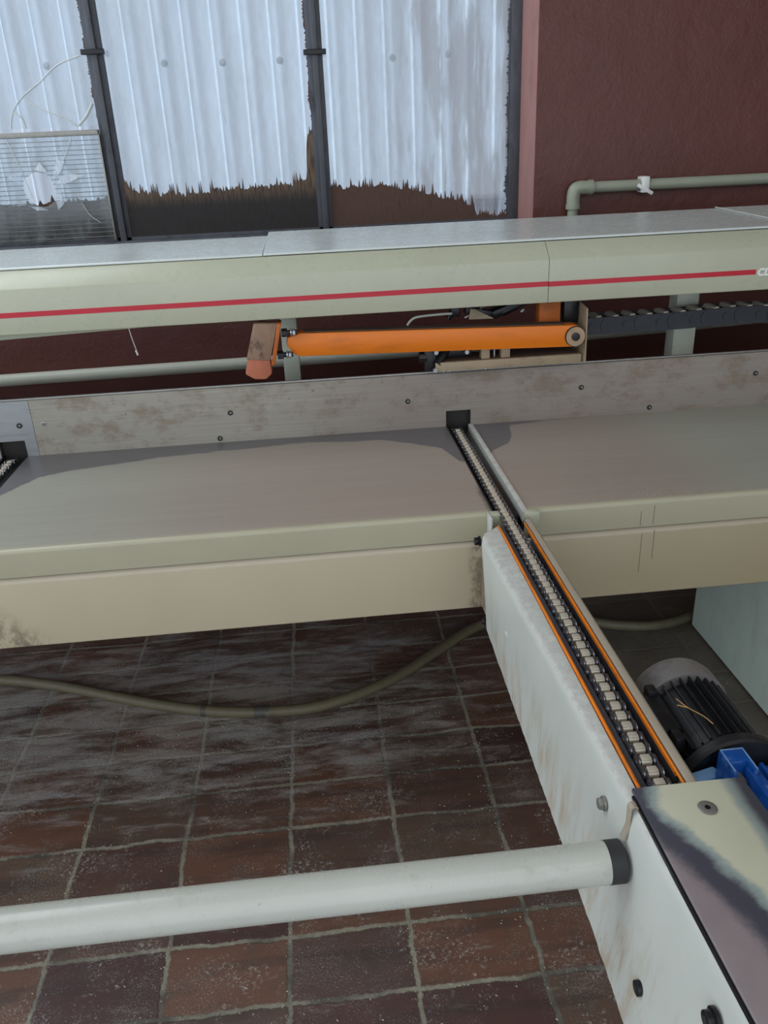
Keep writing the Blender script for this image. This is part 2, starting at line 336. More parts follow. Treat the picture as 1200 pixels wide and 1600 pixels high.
def plate_mat():
    m = NT('worn_cover_plate'); X, Y, Z = m.xyz()
    n = m.math('ADD', m.math('MULTIPLY', m.noise(m.mapping((1, 1, 1)), 16, 8, 0.7), 0.75), m.math('MULTIPLY', m.noise(m.mapping((1, 1, 1)), 160, 6, 0.8), 0.25))
    q = m.math('ADD', X, m.math('MULTIPLY', Y, -0.0))
    # rubbed bare along the left edge, wider towards the near end, with a dark halo
    w = m.ramp(m.math('DIVIDE', m.math('SUBTRACT', Y, 0.25), 0.45), [(0.0, 0.95), (0.35, 0.75), (0.6, 0.52), (0.85, 0.20), (0.93, 0.08), (1.0, 0.14)])
    e = m.math('SUBTRACT', m.math('DIVIDE', m.math('SUBTRACT', X, 0.327), 0.136), w)
    e = m.math('ADD', e, m.math('MULTIPLY', m.math('SUBTRACT', n, 0.5), 0.34))
    e2 = m.math('MAXIMUM', m.math('MULTIPLY', e, -1.0), m.math('ADD', m.math('SUBTRACT', m.math('DIVIDE', m.math('SUBTRACT', X, 0.327), 0.136), 0.90), m.math('MULTIPLY', m.math('SUBTRACT', n, 0.5), 0.14)))
    cream = m.mix(n, s2l((196, 196, 170)), s2l((214, 214, 190)))
    c = m.mix(m.step(e2, -0.14, -0.05), cream, s2l((152, 164, 160)))
    c = m.mix(m.step(e2, -0.06, 0.05), c, s2l((74, 74, 84)))
    c = m.mix(m.step(e2, 0.14, 0.30), c, m.mix(m.noise(m.mapping(), 30, 5), s2l((132, 120, 122)), s2l((150, 138, 138))))
    m.bump(n, 0.08, 0.0008)
    return m.set(c, 0.34, 0)
M['plate'] = plate_mat()
M['tube'] = paint('grey_tube_paint', (190, 192, 182), 0.24, (150, 146, 134), 0.4, 0.2, streak=(1, 1, 1))
M['rubber'] = simple('black_rubber', (44, 44, 46), 0.6, 0, 0.2, 40, 0.1)
M['cabinet'] = paint('pale_green_cabinet_paint', (196, 210, 196), 0.5, (150, 140, 110), 0.3, 0.2)
M['motor'] = simple('black_motor_casting', (30, 31, 34), 0.42, 0.1, 0.4, 40, 0.3, (92, 88, 84), 0.5)
M['cowl'] = simple('dusty_grey_cowl', (128, 124, 122), 0.5, 0.2, 0.3, 14, 0.2, (72, 68, 68), 0.6)
M['blue'] = simple('blue_gearbox_paint', (20, 78, 156), 0.3, 0, 0.35, 30, 0.3, (150, 178, 205), 0.7, (1, 1, 1), 34)
M['blue_pale'] = simple('pale_blue_paint', (120, 160, 205), 0.4, 0, 0.25, 40, 0.1)
M['hose'] = simple('dusty_olive_hose', (98, 90, 68), 0.55, 0, 0.25, 50, 0.3, (56, 50, 42), 0.5)
M['hose_band'] = simple('dark_hose_joint', (70, 68, 62), 0.5, 0, 0.2, 50, 0.2)
M['pvc'] = simple('grey_green_pipe', (158, 162, 142), 0.45, 0, 0.1, 14, 0.08, (90, 84, 70), 0.35)
M['pvc_light'] = simple('pale_grey_pipe', (196, 196, 180), 0.45, 0, 0.08, 14, 0.05)
M['post'] = simple('cream_post_paint', (208, 210, 190), 0.45, 0, 0.1, 14, 0.08, (120, 116, 96), 0.3)
M['echain'] = simple('black_chain_plastic', (44, 46, 52), 0.5, 0, 0.3, 40, 0.2, (86, 80, 74), 0.5)
M['echain_top'] = simple('dusty_crossbar', (200, 188, 172), 0.7, 0, 0.2, 40, 0.2)
M['wood'] = simple('wood_splinter', (206, 164, 104), 0.7, 0, 0.2, 60, 0.2)
M['dust'] = simple('pale_wood_dust', (176, 164, 138), 0.9, 0, 0.25, 300, 0)
M['web'] = simple('cobweb_thread', (200, 196, 190), 0.8, 0, 0.05, 40, 0)
M['dark_body'] = simple('dark_machine_bed', (70, 66, 62), 0.7, 0, 0.2, 20, 0.1)
M['ring'] = simple('burnished_ring', (166, 140, 112), 0.4, 0.4, 0.2, 60, 0.1, (90, 70, 56), 0.5)

# ------------------------------------------------------------------ mesh helpers (all coordinates in metres, world space)
def box(x0, x1, y0, y1, z0, z1, bev=0.0, seg=2):
    bm = bmesh.new()
    bmesh.ops.create_cube(bm, size=1)
    for v in bm.verts:
        v.co = Vector((x0 + (v.co.x + .5) * (x1 - x0), y0 + (v.co.y + .5) * (y1 - y0), z0 + (v.co.z + .5) * (z1 - z0)))
    if bev: bmesh.ops.bevel(bm, geom=list(bm.edges), offset=bev, segments=seg, affect='EDGES', profile=0.5)
    return bm
def cyl(p0, p1, r, seg=24, r2=None, bev=0.0):
    p0, p1 = Vector(p0), Vector(p1); d = p1 - p0
    bm = bmesh.new()
    bmesh.ops.create_cone(bm, cap_ends=True, segments=seg, radius1=r, radius2=r if r2 is None else r2, depth=d.length)
    if bev:
        es = [e for e in bm.edges if abs(e.verts[0].co.z - e.verts[1].co.z) < 1e-7]
        bmesh.ops.bevel(bm, geom=es, offset=bev, segments=2, affect='EDGES', profile=0.5)
    q = d.to_track_quat('Z', 'Y').to_matrix().to_4x4()
    bmesh.ops.transform(bm, matrix=Matrix.Translation((p0 + p1) / 2) @ q, verts=bm.verts)
    return bm
def join(*bms):
    out = bmesh.new(); tmp = bpy.data.meshes.new('tmp')
    for b in bms:
        b.to_mesh(tmp); out.from_mesh(tmp); b.free()
    bpy.data.meshes.remove(tmp); return out
def extr(pts, a0, a1, axis='X', bev=0.0):
    """closed outline extruded along an axis; X: pts are (y,z), Y: (x,z), Z: (x,y)"""
    bm = bmesh.new()
    def P(p, a): return {'X': (a, p[0], p[1]), 'Y': (p[0], a, p[1]), 'Z': (p[0], p[1], a)}[axis]
    r0 = [bm.verts.new(P(p, a0)) for p in pts]; r1 = [bm.verts.new(P(p, a1)) for p in pts]
    n = len(pts)
    for i in range(n): bm.faces.new((r0[i], r0[(i + 1) % n], r1[(i + 1) % n], r1[i]))
    bm.faces.new(r0); bm.faces.new(list(reversed(r1)))
    bmesh.ops.recalc_face_normals(bm, faces=bm.faces)
    if bev: bmesh.ops.bevel(bm, geom=list(bm.edges), offset=bev, segments=2, affect='EDGES', profile=0.5)
    return bm
def tube(pts, r, seg=12, sub=6, cap=True):
    """smooth round tube through points (Catmull-Rom)"""
    P = [Vector(p) for p in pts]; path = []
    if sub > 1 and len(P) > 2:
        Q = [P[0] * 2 - P[1]] + P + [P[-1] * 2 - P[-2]]
        for i in range(1, len(Q) - 2):
            for k in range(sub):
                t = k / sub; a, b, c, d = Q[i - 1:i + 3]
                path.append(0.5 * ((2 * b) + (c - a) * t + (2 * a - 5 * b + 4 * c - d) * t * t + (3 * b - a - 3 * c + d) * t ** 3))
        path.append(P[-1])
    else: path = P
    bm = bmesh.new(); rings = []; up = Vector((0, 0, 1))
    for i, p in enumerate(path):
        t = (path[min(i + 1, len(path) - 1)] - path[max(i - 1, 0)]).normalized()
        if i == 0: up = t.orthogonal().normalized()
        up = (up - t * up.dot(t)).normalized(); s = t.cross(up)
        rr = r(i / (len(path) - 1)) if callable(r) else r
        rings.append([bm.verts.new(p + (up * math.cos(a) + s * math.sin(a)) * rr) for a in [2 * PI * k / seg for k in range(seg)]])
    for a, b in zip(rings, rings[1:]):
        for k in range(seg): bm.faces.new((a[k], a[(k + 1) % seg], b[(k + 1) % seg], b[k]))
    if cap: bm.faces.new(rings[0]); bm.faces.new(list(reversed(rings[-1])))
    bmesh.ops.recalc_face_normals(bm, faces=bm.faces)
    return bm
def lathe(prof, centre, axis='Y', seg=40):
    """prof: list of (along, radius)"""
    bm = bmesh.new(); rings = []
    for a, r in prof:
        ring = []
        for k in range(seg):
            c, s = math.cos(2 * PI * k / seg) * r, math.sin(2 * PI * k / seg) * r
            v = {'Y': (c, a, s), 'X': (a, c, s), 'Z': (c, s, a)}[axis]
            ring.append(bm.verts.new(Vector(centre) + Vector(v)))
        rings.append(ring)
    for a, b in zip(rings, rings[1:]):
        for k in range(seg): bm.faces.new((a[k], a[(k + 1) % seg], b[(k + 1) % seg], b[k]))
    bm.faces.new(rings[0]); bm.faces.new(rings[-1])
    bmesh.ops.recalc_face_normals(bm, faces=bm.faces)
    return bm
def rotated(bm, ang, axis, centre):
    bmesh.ops.rotate(bm, verts=bm.verts, cent=Vector(centre), matrix=Matrix.Rotation(ang, 3, axis)); return bm
def hexhead(p, d, r, h):
    return cyl(p, Vector(p) + Vector(d) * h, r, 6, bev=r * 0.12)
def smooth(me, ang=35):
    for p in me.polygons: p.use_smooth = True
    me.set_sharp_from_angle(angle=math.radians(ang))

WP = {}   # world position of every object's origin
def obj(name, bm, mat, parent=None, label=None, keep=False, sm=True):
    xs = [v.co.copy() for v in bm.verts]
    lo = Vector([min(v[i] for v in xs) for i in range(3)]); hi = Vector([max(v[i] for v in xs) for i in range(3)])
    o0 = Vector(((lo.x + hi.x) / 2, (lo.y + hi.y) / 2, lo.z))
    bmesh.ops.translate(bm, verts=bm.verts, vec=-o0)
    me = bpy.data.meshes.new(name); bm.to_mesh(me); bm.free()
    if sm: smooth(me)
    me.materials.append(M[mat] if isinstance(mat, str) else mat)
    o = bpy.data.objects.new(name, me); C.objects.link(o); WP[o.name] = o0
    if parent:
        o.parent = parent; o.location = o0 - WP[parent.name]
    else: o.location = o0
    if label: o['label'] = label
    return o
def thing(name, label, cat, loc, group=None):
    o = bpy.data.objects.new(name, None); C.objects.link(o); o.location = loc; WP[o.name] = Vector(loc)
    o.empty_display_size = 0.05
    o['label'] = label; o['category'] = cat
    if group: o['group'] = group
    return o
def tag(o, label, cat, group=None):
    o['label'] = label; o['category'] = cat
    if group: o['group'] = group
    return o
def struct(o): o['kind'] = 'structure'; return o

# ------------------------------------------------------------------ the setting
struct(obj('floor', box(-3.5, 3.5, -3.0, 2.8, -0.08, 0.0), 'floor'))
WY = 2.80                       # room face of the back wall
wl, wr, wb, wt = -2.4, 0.762, 1.17, 2.75
struct(obj('wall_back', join(box(-3.5, 3.5, WY, WY + .36, -0.08, wb), box(-3.5, wl, WY, WY + .36, wb, wt),
                             box(wr, 3.5, WY, WY + .36, wb, wt), box(-3.5, 3.5, WY, WY + .36, wt, 3.7)), 'wall'))
struct(obj('wall_right', box(3.5, 3.7, -3.0, WY + .36, -0.08, 3.7), 'plaster_plain'))
struct(obj('ceiling', box(-3.5, 3.7, -3.0, WY + .36, 3.7, 3.85), 'plaster_plain'))

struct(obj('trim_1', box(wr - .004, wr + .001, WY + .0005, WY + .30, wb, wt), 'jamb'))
# steel window, three bays in view
FY = 3.00
win = thing('window_1', 'steel framed window of clouded panes left of the dark red wall', 'window', (-0.8, FY, wb))
struct(win)
def upright(x, w, name='mullion', z0=wb, z1=wt):
    return obj(name, join(box(x - w / 2, x + w / 2, FY - .012, FY + .012, z0, z1, .002), box(x - w / 5, x + w / 5, FY - .03, FY - .01, z0, z1, .002)), 'mullion', win)
upright(-0.612, 0.05); upright(0.079, 0.05); upright(-1.35, 0.05)
obj('frame_jamb', box(0.722, 0.762, FY - .015, FY + .015, wb, wt, .002), 'mullion', win)
obj('frame_jamb', box(wl, wl + .04, FY - .015, FY + .015, wb, wt, .002), 'mullion', win)
obj('frame_sill', join(box(wl, wr, FY - .035, FY + .02, wb, wb + .072, .004), box(wl, wr, FY - .012, FY + .012, wb + .072, wb + .082)), 'mullion', win)
obj('frame_head', box(wl, wr, FY - .035, FY + .02, wt - .05, wt, .004), 'mullion', win)
for x, z in ((-0.612, 1.806), (0.079, 1.783)):
    obj('frame_clip', box(x - .036, x + .036, FY - .04, FY - .025, z - .008, z + .008, .002), 'black_steel', win)
zb = wb + .078
def pane(x0, x1, z0=zb, z1=wt - .05): return obj('pane', box(x0, x1, FY - .002, FY + .002, z0, z1), 'glass', win)
pane(-1.325, -0.637, 1.60); pane(-0.587, 0.054); p3 = pane(0.104, 0.722); pane(wl + .04, -1.375)
# jagged grime left on the bottom of the panes
def jagged(x0, x1, zf, amp, y0, y1, n=120, seed=1):
    rr = random.Random(seed); pts = []
    for i in range(n + 1):
        x = x0 + (x1 - x0) * i / n
        pts.append((x, zf((x - x0) / (x1 - x0)) + amp * (rr.random() ** 2.4) * (1 if i % 2 else 0.35) + .006 * math.sin(i * .37) * math.sin(i * .11)))
    return extr([(x0, zb)] + pts + [(x1, zb)], y0, y1, 'Y')
def lerp(pts):
    def f(t):
        for (a, va), (b, vb) in zip(pts, pts[1:]):
            if t <= b: return va + (vb - va) * (t - a) / (b - a)
        return pts[-1][1]
    return f
obj('grime_film', jagged(-0.587, 0.054, lerp([(0, 1.43), (.03, 1.40), (.10, 1.385), (.3, 1.375), (.5, 1.385), (.75, 1.39), (.9, 1.395), (.955, 1.41), (.965, 1.52), (1, 1.56)]), .042, FY - .010, FY - .004, 210, 3), 'grime', win, 'ragged black grime at the foot of the middle pane')
obj('grime_film', jagged(0.104, 0.722, lerp([(0, 1.375), (.3, 1.375), (.5, 1.35), (.6, 1.33), (.8, 1.30), (.82, 1.262), (1, 1.255)]), .034, FY - .010, FY - .004, 170, 5), 'dirt_brown', win, 'ragged brown grime at the foot of the right pane')
obj('grime_film', jagged(-1.325, -0.637, lerp([(0, 1.36), (1, 1.375)]), .02, FY + .02, FY + .026, 100, 6), 'dirt_brown', win)
# putty and dirt creeping in beside the uprights
def putty(x, s, z0, z1, seed, w=.012):
    rr = random.Random(seed); pts = [(x, z1), (x, z0)]
    n = 260
    for i in range(n + 1):
        pts.append((x + s * w * (0.25 + .25 * math.sin(i * .13 + seed) * math.sin(i * .041) + .5 * rr.random() ** 3), z0 + (z1 - z0) * i / n))
    return extr(pts, FY - .006, FY - .003, 'Y')
obj('putty', putty(0.056, -1, 1.30, 2.1, 8), 'dirt_brown', win)
obj('putty', putty(-0.635, -1, 1.62, 2.1, 9), 'dirt_brown', win)
obj('putty', putty(0.722, -1, 1.26, 2.1, 10, .018), 'mullion', win)
# ribbed plastic patch in the left bay, punched through
hole = [(-0.905, 1.45), (-0.865, 1.47), (-0.83, 1.463), (-0.812, 1.44), (-0.808, 1.405), (-0.818, 1.378), (-0.848, 1.362), (-0.882, 1.367), (-0.905, 1.392), (-0.912, 1.42)]
def holed(x0, x1, z0, z1, y0, y1):
    bm = bmesh.new(); nh = len(hole)
    cx = sum(h[0] for h in hole) / nh; cz = sum(h[1] for h in hole) / nh
    def onrect(h):
        dx, dz = h[0] - cx, h[1] - cz
        t = min(((x1 if dx > 0 else x0) - cx) / dx if abs(dx) > 1e-6 else 1e9, ((z1 if dz > 0 else z0) - cz) / dz if abs(dz) > 1e-6 else 1e9)
        return (cx + dx * t, cz + dz * t)
    ring_in = list(hole)
    rect = [(h, onrect(h)) for h in ring_in] + [(None, c) for c in ((x0, z0), (x1, z0), (x1, z1), (x0, z1))]
    for y in (y0, y1):
        vi = {i: bm.verts.new((h[0], y, h[1])) for i, h in enumerate(ring_in)}
        out = sorted([(math.atan2(c[1] - cz, c[0] - cx), i if h is not None else -1, c) for i, (h, c) in enumerate(rect)], key=lambda q: q[0])
        ov = [(bm.verts.new((c[0], y, c[1])), i) for a, i, c in out]
        last = [i for _, i in ov if i >= 0][-1]
        k = len(ov); cur = last
        for j in range(k):
            a, ia = ov[j]; b, ib = ov[(j + 1) % k]
            if ia >= 0: cur = ia
            if ib >= 0 and ib != cur: bm.faces.new((vi[cur], a, b, vi[ib]))
            else: bm.faces.new((vi[cur], a, b))
    return bm
rp = obj('ribbed_panel', holed(-1.325, -0.640, zb + .004, 1.575, FY - .022, FY - .014), 'ribbed', win, 'ribbed clear plastic patch, punched through')
ribs = []; z = zb + .012
while z < 1.57:
    spans = [(-1.322, -0.643)]
    if 1.362 < z < 1.47:
        xs = []
        for (ax, az), (bx, bz) in zip(hole, hole[1:] + hole[:1]):
            if (az - z) * (bz - z) < 0: xs.append(ax + (bx - ax) * (z - az) / (bz - az))
        if len(xs) >= 2: spans = [(-1.322, min(xs)), (max(xs), -0.643)]
    for a, b in spans: ribs.append(box(a, b, FY - .024, FY - .013, z - .0009, z + .0009))
    z += 0.0142
obj('web', join(*ribs), 'rib', rp)
obj('panel_rail', join(box(-1.325, -0.638, FY - .03, FY - .008, 1.572, 1.588, .002), box(-0.642, -0.636, FY - .028, FY - .01, zb, 1.575, .001)), 'zinc', win)
for pts in ([(-.81, 1.44), (-.775, 1.47), (-.76, 1.50), (-.785, 1.505)], [(-.805, 1.43), (-.77, 1.43), (-.70, 1.455), (-.765, 1.462)], [(-.812, 1.40), (-.79, 1.41), (-.785, 1.37), (-.81, 1.35)], [(-.915, 1.43), (-.95, 1.46), (-.90, 1.475)], [(-.905, 1.37), (-.875, 1.352), (-.84, 1.352), (-.86, 1.362)], [(-.86, 1.475), (-.84, 1.50), (-.82, 1.468)]):
    obj('shard', extr(pts, FY - .032, FY - .027, 'Y'), 'shard', rp)
def crack(pts, r=.0022): return tube([(x, FY - .006, z) for x, z in pts], r, 6, 6)
cr = obj('crack', join(crack([(-.915, 1.60), (-.90, 1.645), (-.86, 1.69), (-.79, 1.735), (-.735, 1.775), (-.66, 1.80)]),
                       crack([(-.855, 1.68), (-.80, 1.65), (-.74, 1.625), (-.705, 1.60)]), crack([(-.90, 1.65), (-.875, 1.63), (-.868, 1.60)], .003),
                       crack([(-.70, 1.602), (-.67, 1.63), (-.645, 1.665)], .004)), 'crack', win)
obj('crack', join(tube([(x, FY - .026, z) for x, z in [(-.93, 1.57), (-.91, 1.50), (-.895, 1.44), (-.885, 1.39)]], .0016, 6, 4),
                  tube([(x, FY - .026, z) for x, z in [(-.725, 1.57), (-.755, 1.515), (-.79, 1.47), (-.815, 1.445)]], .0016, 6, 4),
                  tube([(x, FY - .026, z) for x, z in [(-.73, 1.37), (-.71, 1.33), (-.68, 1.305)]], .0012, 6, 4)), 'crack', rp)

# corrugated sheeting outside the window
def corrugated(x0, x1, z0, z1, y, pitch=.1, amp=.022, t=.002):
    bm = bmesh.new(); prof = []
    n = int((x1 - x0) / pitch)
    for i in range(n):
        x = x0 + i * pitch
        for u, a in ((0, 0), (.22, 0), (.30, .12), (.40, .88), (.46, 1), (.50, .97), (.62, .97), (.66, 1), (.72, .88), (.92, .12)):
            prof.append((x + u * pitch, y - amp * a))
    nz = 2
    cols = [[bm.verts.new((px, py, z0 + (z1 - z0) * k / nz)) for k in range(nz + 1)] for px, py in prof]
    for a, b in zip(cols, cols[1:]):
        for k in range(nz): bm.faces.new((a[k], b[k], b[k + 1], a[k + 1]))
    return bm
cs = thing('corrugated_sheet', 'pale blue-white corrugated sheeting fixed outside behind the window panes', 'sheeting', (-0.8, 3.28, 0.95))
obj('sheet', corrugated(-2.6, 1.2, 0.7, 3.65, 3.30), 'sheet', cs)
for px, z in ((-.795, 1.80), (-.465, 1.795), (-.27, 1.79), (-.06, 1.79), (.34, 1.785), (.54, 1.79)):
    k = round((px + 2.6) / .1 - .63); x = -2.6 + (k + .63) * .1
    obj('fixing_screw', join(cyl((x, 3.276, z), (x, 3.273, z), .0125, 20, bev=.001), cyl((x, 3.274, z), (x, 3.266, z), .006, 6)), 'washer', cs)

# ------------------------------------------------------------------ pipes on the wall
t = thing('wall_pipe', 'grey-green plastic pipe with an elbow, high on the dark red wall', 'pipe', (.92, WY - .03, .9))
obj('pipe', cyl((.888, WY - .027, .895), (.888, WY - .027, 1.325), .0165), 'pvc', t)
obj('pipe', cyl((.92, WY - .027, 1.349), (2.6, WY - .027, 1.349), .0175), 'pvc', t)
obj('elbow', join(tube([(.888, WY - .027, 1.29), (.888, WY - .027, 1.325), (.893, WY - .027, 1.343), (.908, WY - .027, 1.349), (.94, WY - .027, 1.349)], .0215, 20, 6),
                  cyl((.888, WY - .027, 1.285), (.888, WY - .027, 1.30), .0235), cyl((.935, WY - .027, 1.349), (.95, WY - .027, 1.349), .0235)), 'pvc', t)
obj('pipe_clip', join(box(1.11, 1.135, WY - .05, WY, 1.325, 1.375, .004), rotated(box(1.09, 1.15, WY - .052, WY - .046, 1.33, 1.342, .002), .5, 'Y', (1.12, WY, 1.335))), 'white', t, 'white plastic clip')
o = obj('long_pipe', tube([(-2.6, WY - .03, .822), (-1.06, WY - .03, .837), (.36, WY - .03, .848), (.9, WY - .03, .866), (1.6, WY - .03, .889), (2.6, WY - .03, .93)], .0205, 20, 6), 'pvc_light')
tag(o, 'long pale grey pipe running low along the red wall behind the saw', 'pipe')

# ------------------------------------------------------------------ saw body: table, aprons, bed
TZ, YF, YB = 0.80, 1.50, 2.075
saw = thing('saw_table', 'long beige metal saw table with worn top and cream front panels', 'machine table', (0.3, 1.8, 0.575))
def table_prof(yf=YF, yb=YB, r=.009):
    pts = [(yb, TZ), (yb, TZ - .012)]
    pts += [(yf + .004, TZ - .012 - .0), (yf + .004, TZ - .061), (yf, TZ - .061)]
    for k in range(7):
        a = PI - k * PI / 12
        pts.append((yf + r + r * math.cos(a), TZ - r + r * math.sin(a)))
    return pts
for x0, x1 in ((-1.7, -.830), (-.763, .343), (.4115, 1.9)):
    obj('table_top', extr(table_prof(), x0, x1, 'X'), 'table', saw)
for x0, x1 in ((-1.7, -.835), (-.757, .338), (.420, 1.9)):
    obj('apron', extr([(YF + .05, .7355), (YF + .05, .575), (YF + .002, .575), (YF, .577), (YF, .724), (YF + .003, .731), (YF + .010, .7355)], x0, x1, 'X'), 'apron', saw)
for x, z0, z1 in ((.668, .63, .722), (.695, .66, .728), (.662, .742, .776), (.69, .745, .787)):
    obj('scratch', box(x, x + .0008, YF - .0004, YF + .003, z0, z1), 'seam', saw)
# slot linings, floor of the slot, white strip on the right side of the slot
for x0, x1 in ((.343, .4115), (-.830, -.763)):
    obj('slot_lining', join(box(x0, x0 + .004, YF + .01, YB + .03, .735, TZ - .001), box(x1 - .004, x1, YF + .01, YB + .03, .735, TZ - .001),
                            box(x0, x1, YF + .01, YB + .03, .735, .745), box(x0 + .018, x0 + .034 - .016 + .002, YF + .01, YB, .745, .79)), 'slot', saw)
    obj('slot_guide', join(box(x0 + .040, x0 + .055, YF, YB, .745, .793, .002), box(x0 + .006, x0 + .012, YF, YB, .745, .788, .001)), 'black_steel', saw)
obj('edge_strip', extr([(.403, TZ - .02), (.403, TZ + .003), (.406, TZ + .0045), (.414, TZ + .0045), (.416, TZ)], 1.485, YB - .004, 'Y'), 'arm', saw, 'white strip along the slot')
obj('end_block', box(.406, .437, 1.478, 1.499, .773, .8035, .0015), 'cover', saw)
obj('end_block', box(.336, .362, 1.482, 1.503, .772, .8025, .0015), 'cover', saw)
obj('flange', join(box(.3315, .3355, 1.462, 1.500, .742, .8035, .001)), 'arm', saw)
obj('bed', box(-1.7, 1.9, YB + .026, 2.46, .60, .7945, .003), 'dark_body', saw)
obj('cross_beam', box(-1.7, 1.9, 1.62, YB + .02, .6005, .66), 'dark_body', saw)
# screw on apron end near the arm
obj('apron_bracket', box(.320, .338, 1.452, 1.499, .585, .735, .0015), 'apron', saw)

# fence along the back of the table
fen = thing('steel_fence', 'stained steel strip standing upright along the back edge of the saw table', 'fence', (0.3, YB, TZ))
def strip(x0, x1, cuts, y0, y1, z0=TZ - .004, z1=.9475, zc=.843):
    xs = sorted([x0, x1] + [c for p in cuts for c in p]); bms = []
    pts = [(x0, z0)]
    for a, b in cuts: pts += [(a, z0), (a, zc), (b, zc), (b, z0)]
    pts += [(x1, z0), (x1, z1), (x0, z1)]
    return extr(pts, y0, y1, 'Y')
obj('fence_plate', strip(-.7325, 1.9, [(.343, .4105)], YB, YB + .008), 'fence', fen)
obj('fence_plate', strip(-1.7, -.7335, [(-.830, -.763)], YB, YB + .008), 'fence_light', fen, 'cleaner light grey length of the fence')
obj('backing_strip', box(-1.7, 1.9, YB + .0095, YB + .016, .90, .9515, .001), 'zinc', fen)
for a, b in ((.33, .425), (-.845, -.75)): obj('slot_backing', box(a, b, YB + .020, YB + .025, .735, .87), 'slot', fen)
for x, z in ((-.767, .884), (-.229, .880), (-.264, .812), (.24, .878), (.713, .884), (.909, .814), (1.202, .890)):
    s = obj('screw', cyl((x, YB - .0005, z), (x, YB - .003, z), .0068, 24, bev=.0006), 'screw_dark', fen)
    obj('screw_socket', cyl((x + .001, YB - .003, z), (x + .001, YB - .0036, z), .0030, 6), 'zinc', s)
s = obj('screw', cyl((-.706, YB - .0005, .885), (-.706, YB - .0025, .885), .0062, 24, bev=.0006), 'fence_light', fen, 'pale countersunk screw')
obj('screw_socket', cyl((-.706, YB - .0025, .885), (-.706, YB - .0032, .885), .0020, 12), 'black_steel', s)

# ------------------------------------------------------------------ roller chains
def make_link():
    """one pitch of roller chain, laid along Y, centre at origin: roller, bush ends and two waisted plates"""
    P_ = .021
    def plate(x0, x1, dy, s=1.0):
        pts = []
        for c in (-P_ / 2, P_ / 2):
            for k in range(9):
                a = (PI / 2 + k * PI / 8) if c < 0 else (-PI / 2 + k * PI / 8)
                pts.append((c + dy + .0078 * s * math.cos(a), .0078 * s * math.sin(a)))
        pts.insert(9, (dy, -.0052 * s)); pts.append((dy, .0052 * s))
        return extr(pts, x0, x1, 'X')
    return plate
plate = make_link()
def build_chain(name, xc, y0, n, zc, label, cat):
    ch = thing(name, label, cat, (xc, y0, zc - .008))
    protos = []
    for k in range(2):
        xi = .0085 if k == 0 else .0108
        bm = join(plate(-xi - .0018, -xi, 0), plate(xi, xi + .0018, 0),
                  cyl((-.0135, -.0105, 0), (.0135, -.0105, 0), .0029, 12), cyl((-.0135, .0105, 0), (.0135, .0105, 0), .0029, 12))
        me = bpy.data.meshes.new('chain_link'); bm.to_mesh(me); bm.free(); smooth(me); me.materials.append(M['link']); protos.append(me)
    rb = join(cyl((-.0066, -.0105, 0), (.0066, -.0105, 0), .0068, 20, bev=.0008), box(-.0062, .0062, -.0158, -.0052, -.001, .0072, .0012))
    rm = bpy.data.meshes.new('roller'); rb.to_mesh(rm); rb.free(); smooth(rm); rm.materials.append(M['roller'])
    for i in range(n):
        l = bpy.data.objects.new('chain_link', protos[i % 2]); C.objects.link(l); l.parent = ch
        l.location = (0, i * .021, .008); WP[l.name] = Vector((xc, y0 + i * .021, zc))
        r = bpy.data.objects.new('roller', rm); C.objects.link(r); r.parent = l
    return ch
build_chain('roller_chain', .367, .676, 66, .7975, 'oily steel roller chain in the white arm, running back into the table slot', 'chain')
build_chain('roller_chain', -.797, 1.52, 26, .7975, 'short visible stretch of roller chain in the slot at the far left edge', 'chain')
# ------------------------------------------------------------------ infeed arm
arm = thing('infeed_arm', 'long white sheet metal arm reaching from the table towards the viewer', 'machine arm', (.35, .85, .56))
def arm_sheet():
    # stations along Y: rear to front; (y, bottom x, bottom z, bend x, top inner x)
    st = [(1.39, .309, .588, .2985, .337), (1.30, .3075, .585, .300, .337), (1.0, .303, .578, .310, .3365), (.80, .300, .574, .3165, .336), (.70, .298, .572, .320, .336), (.55, .294, .566, .326, .3325), (.40, .290, .562, .3285, .333), (.22, .286, .555, .331, .3345)]
    def at(y):
        if y >= st[0][0]: return st[0][1:]
        for a, b in zip(st, st[1:]):
            if b[0] <= y <= a[0]:
                t = (a[0] - y) / (a[0] - b[0]); return tuple(a[i] + (b[i] - a[i]) * t for i in range(1, 5))
        return st[-1][1:]
    off = (0, 0, 0, 0, 0, .003, .008, .014, .040, .040, .038, .012, .004, 0, 0, 0)
    bm = bmesh.new(); rows = []; rr = random.Random(4); N = 130
    for i in range(N + 1):
        rag = (rr.random() - .5) * .0035; row = []
        for k, o_ in enumerate(off):
            y = (1.39 + o_) + (.22 - 1.39 - o_) * i / N
            bx, bz, ex, tx = at(y); bz += rag
            mx, mz = bx + (ex - bx) * .55, bz + (.79 - bz) * .55
            row.append([(bx + .014, bz + .0015), (bx + .002, bz), (bx, bz + .002), (mx, mz), (ex - .001, .783), (ex + .0005, .792), (ex + .003, .7975), (min(ex + .007, tx - .001), .8002), (tx, .8015), (tx, .765),
                        (tx - .002, .765), (tx - .002, .799), (ex + .005, .7965), (ex + .0025, .790), (mx + .002, mz), (bx + .014, bz + .004)][k])
            row[-1] = (row[-1][0], y, row[-1][1])
        rows.append([bm.verts.new(p) for p in row])
    n = len(off)
    for a, b in zip(rows, rows[1:]):
        for k in range(n): bm.faces.new((a[k], a[(k + 1) % n], b[(k + 1) % n], b[k]))
    bm.faces.new(rows[0]); bm.faces.new(rows[-1])
    bmesh.ops.recalc_face_normals(bm, faces=bm.faces)
    return bm
side = obj('side_sheet', arm_sheet(), 'arm', arm)
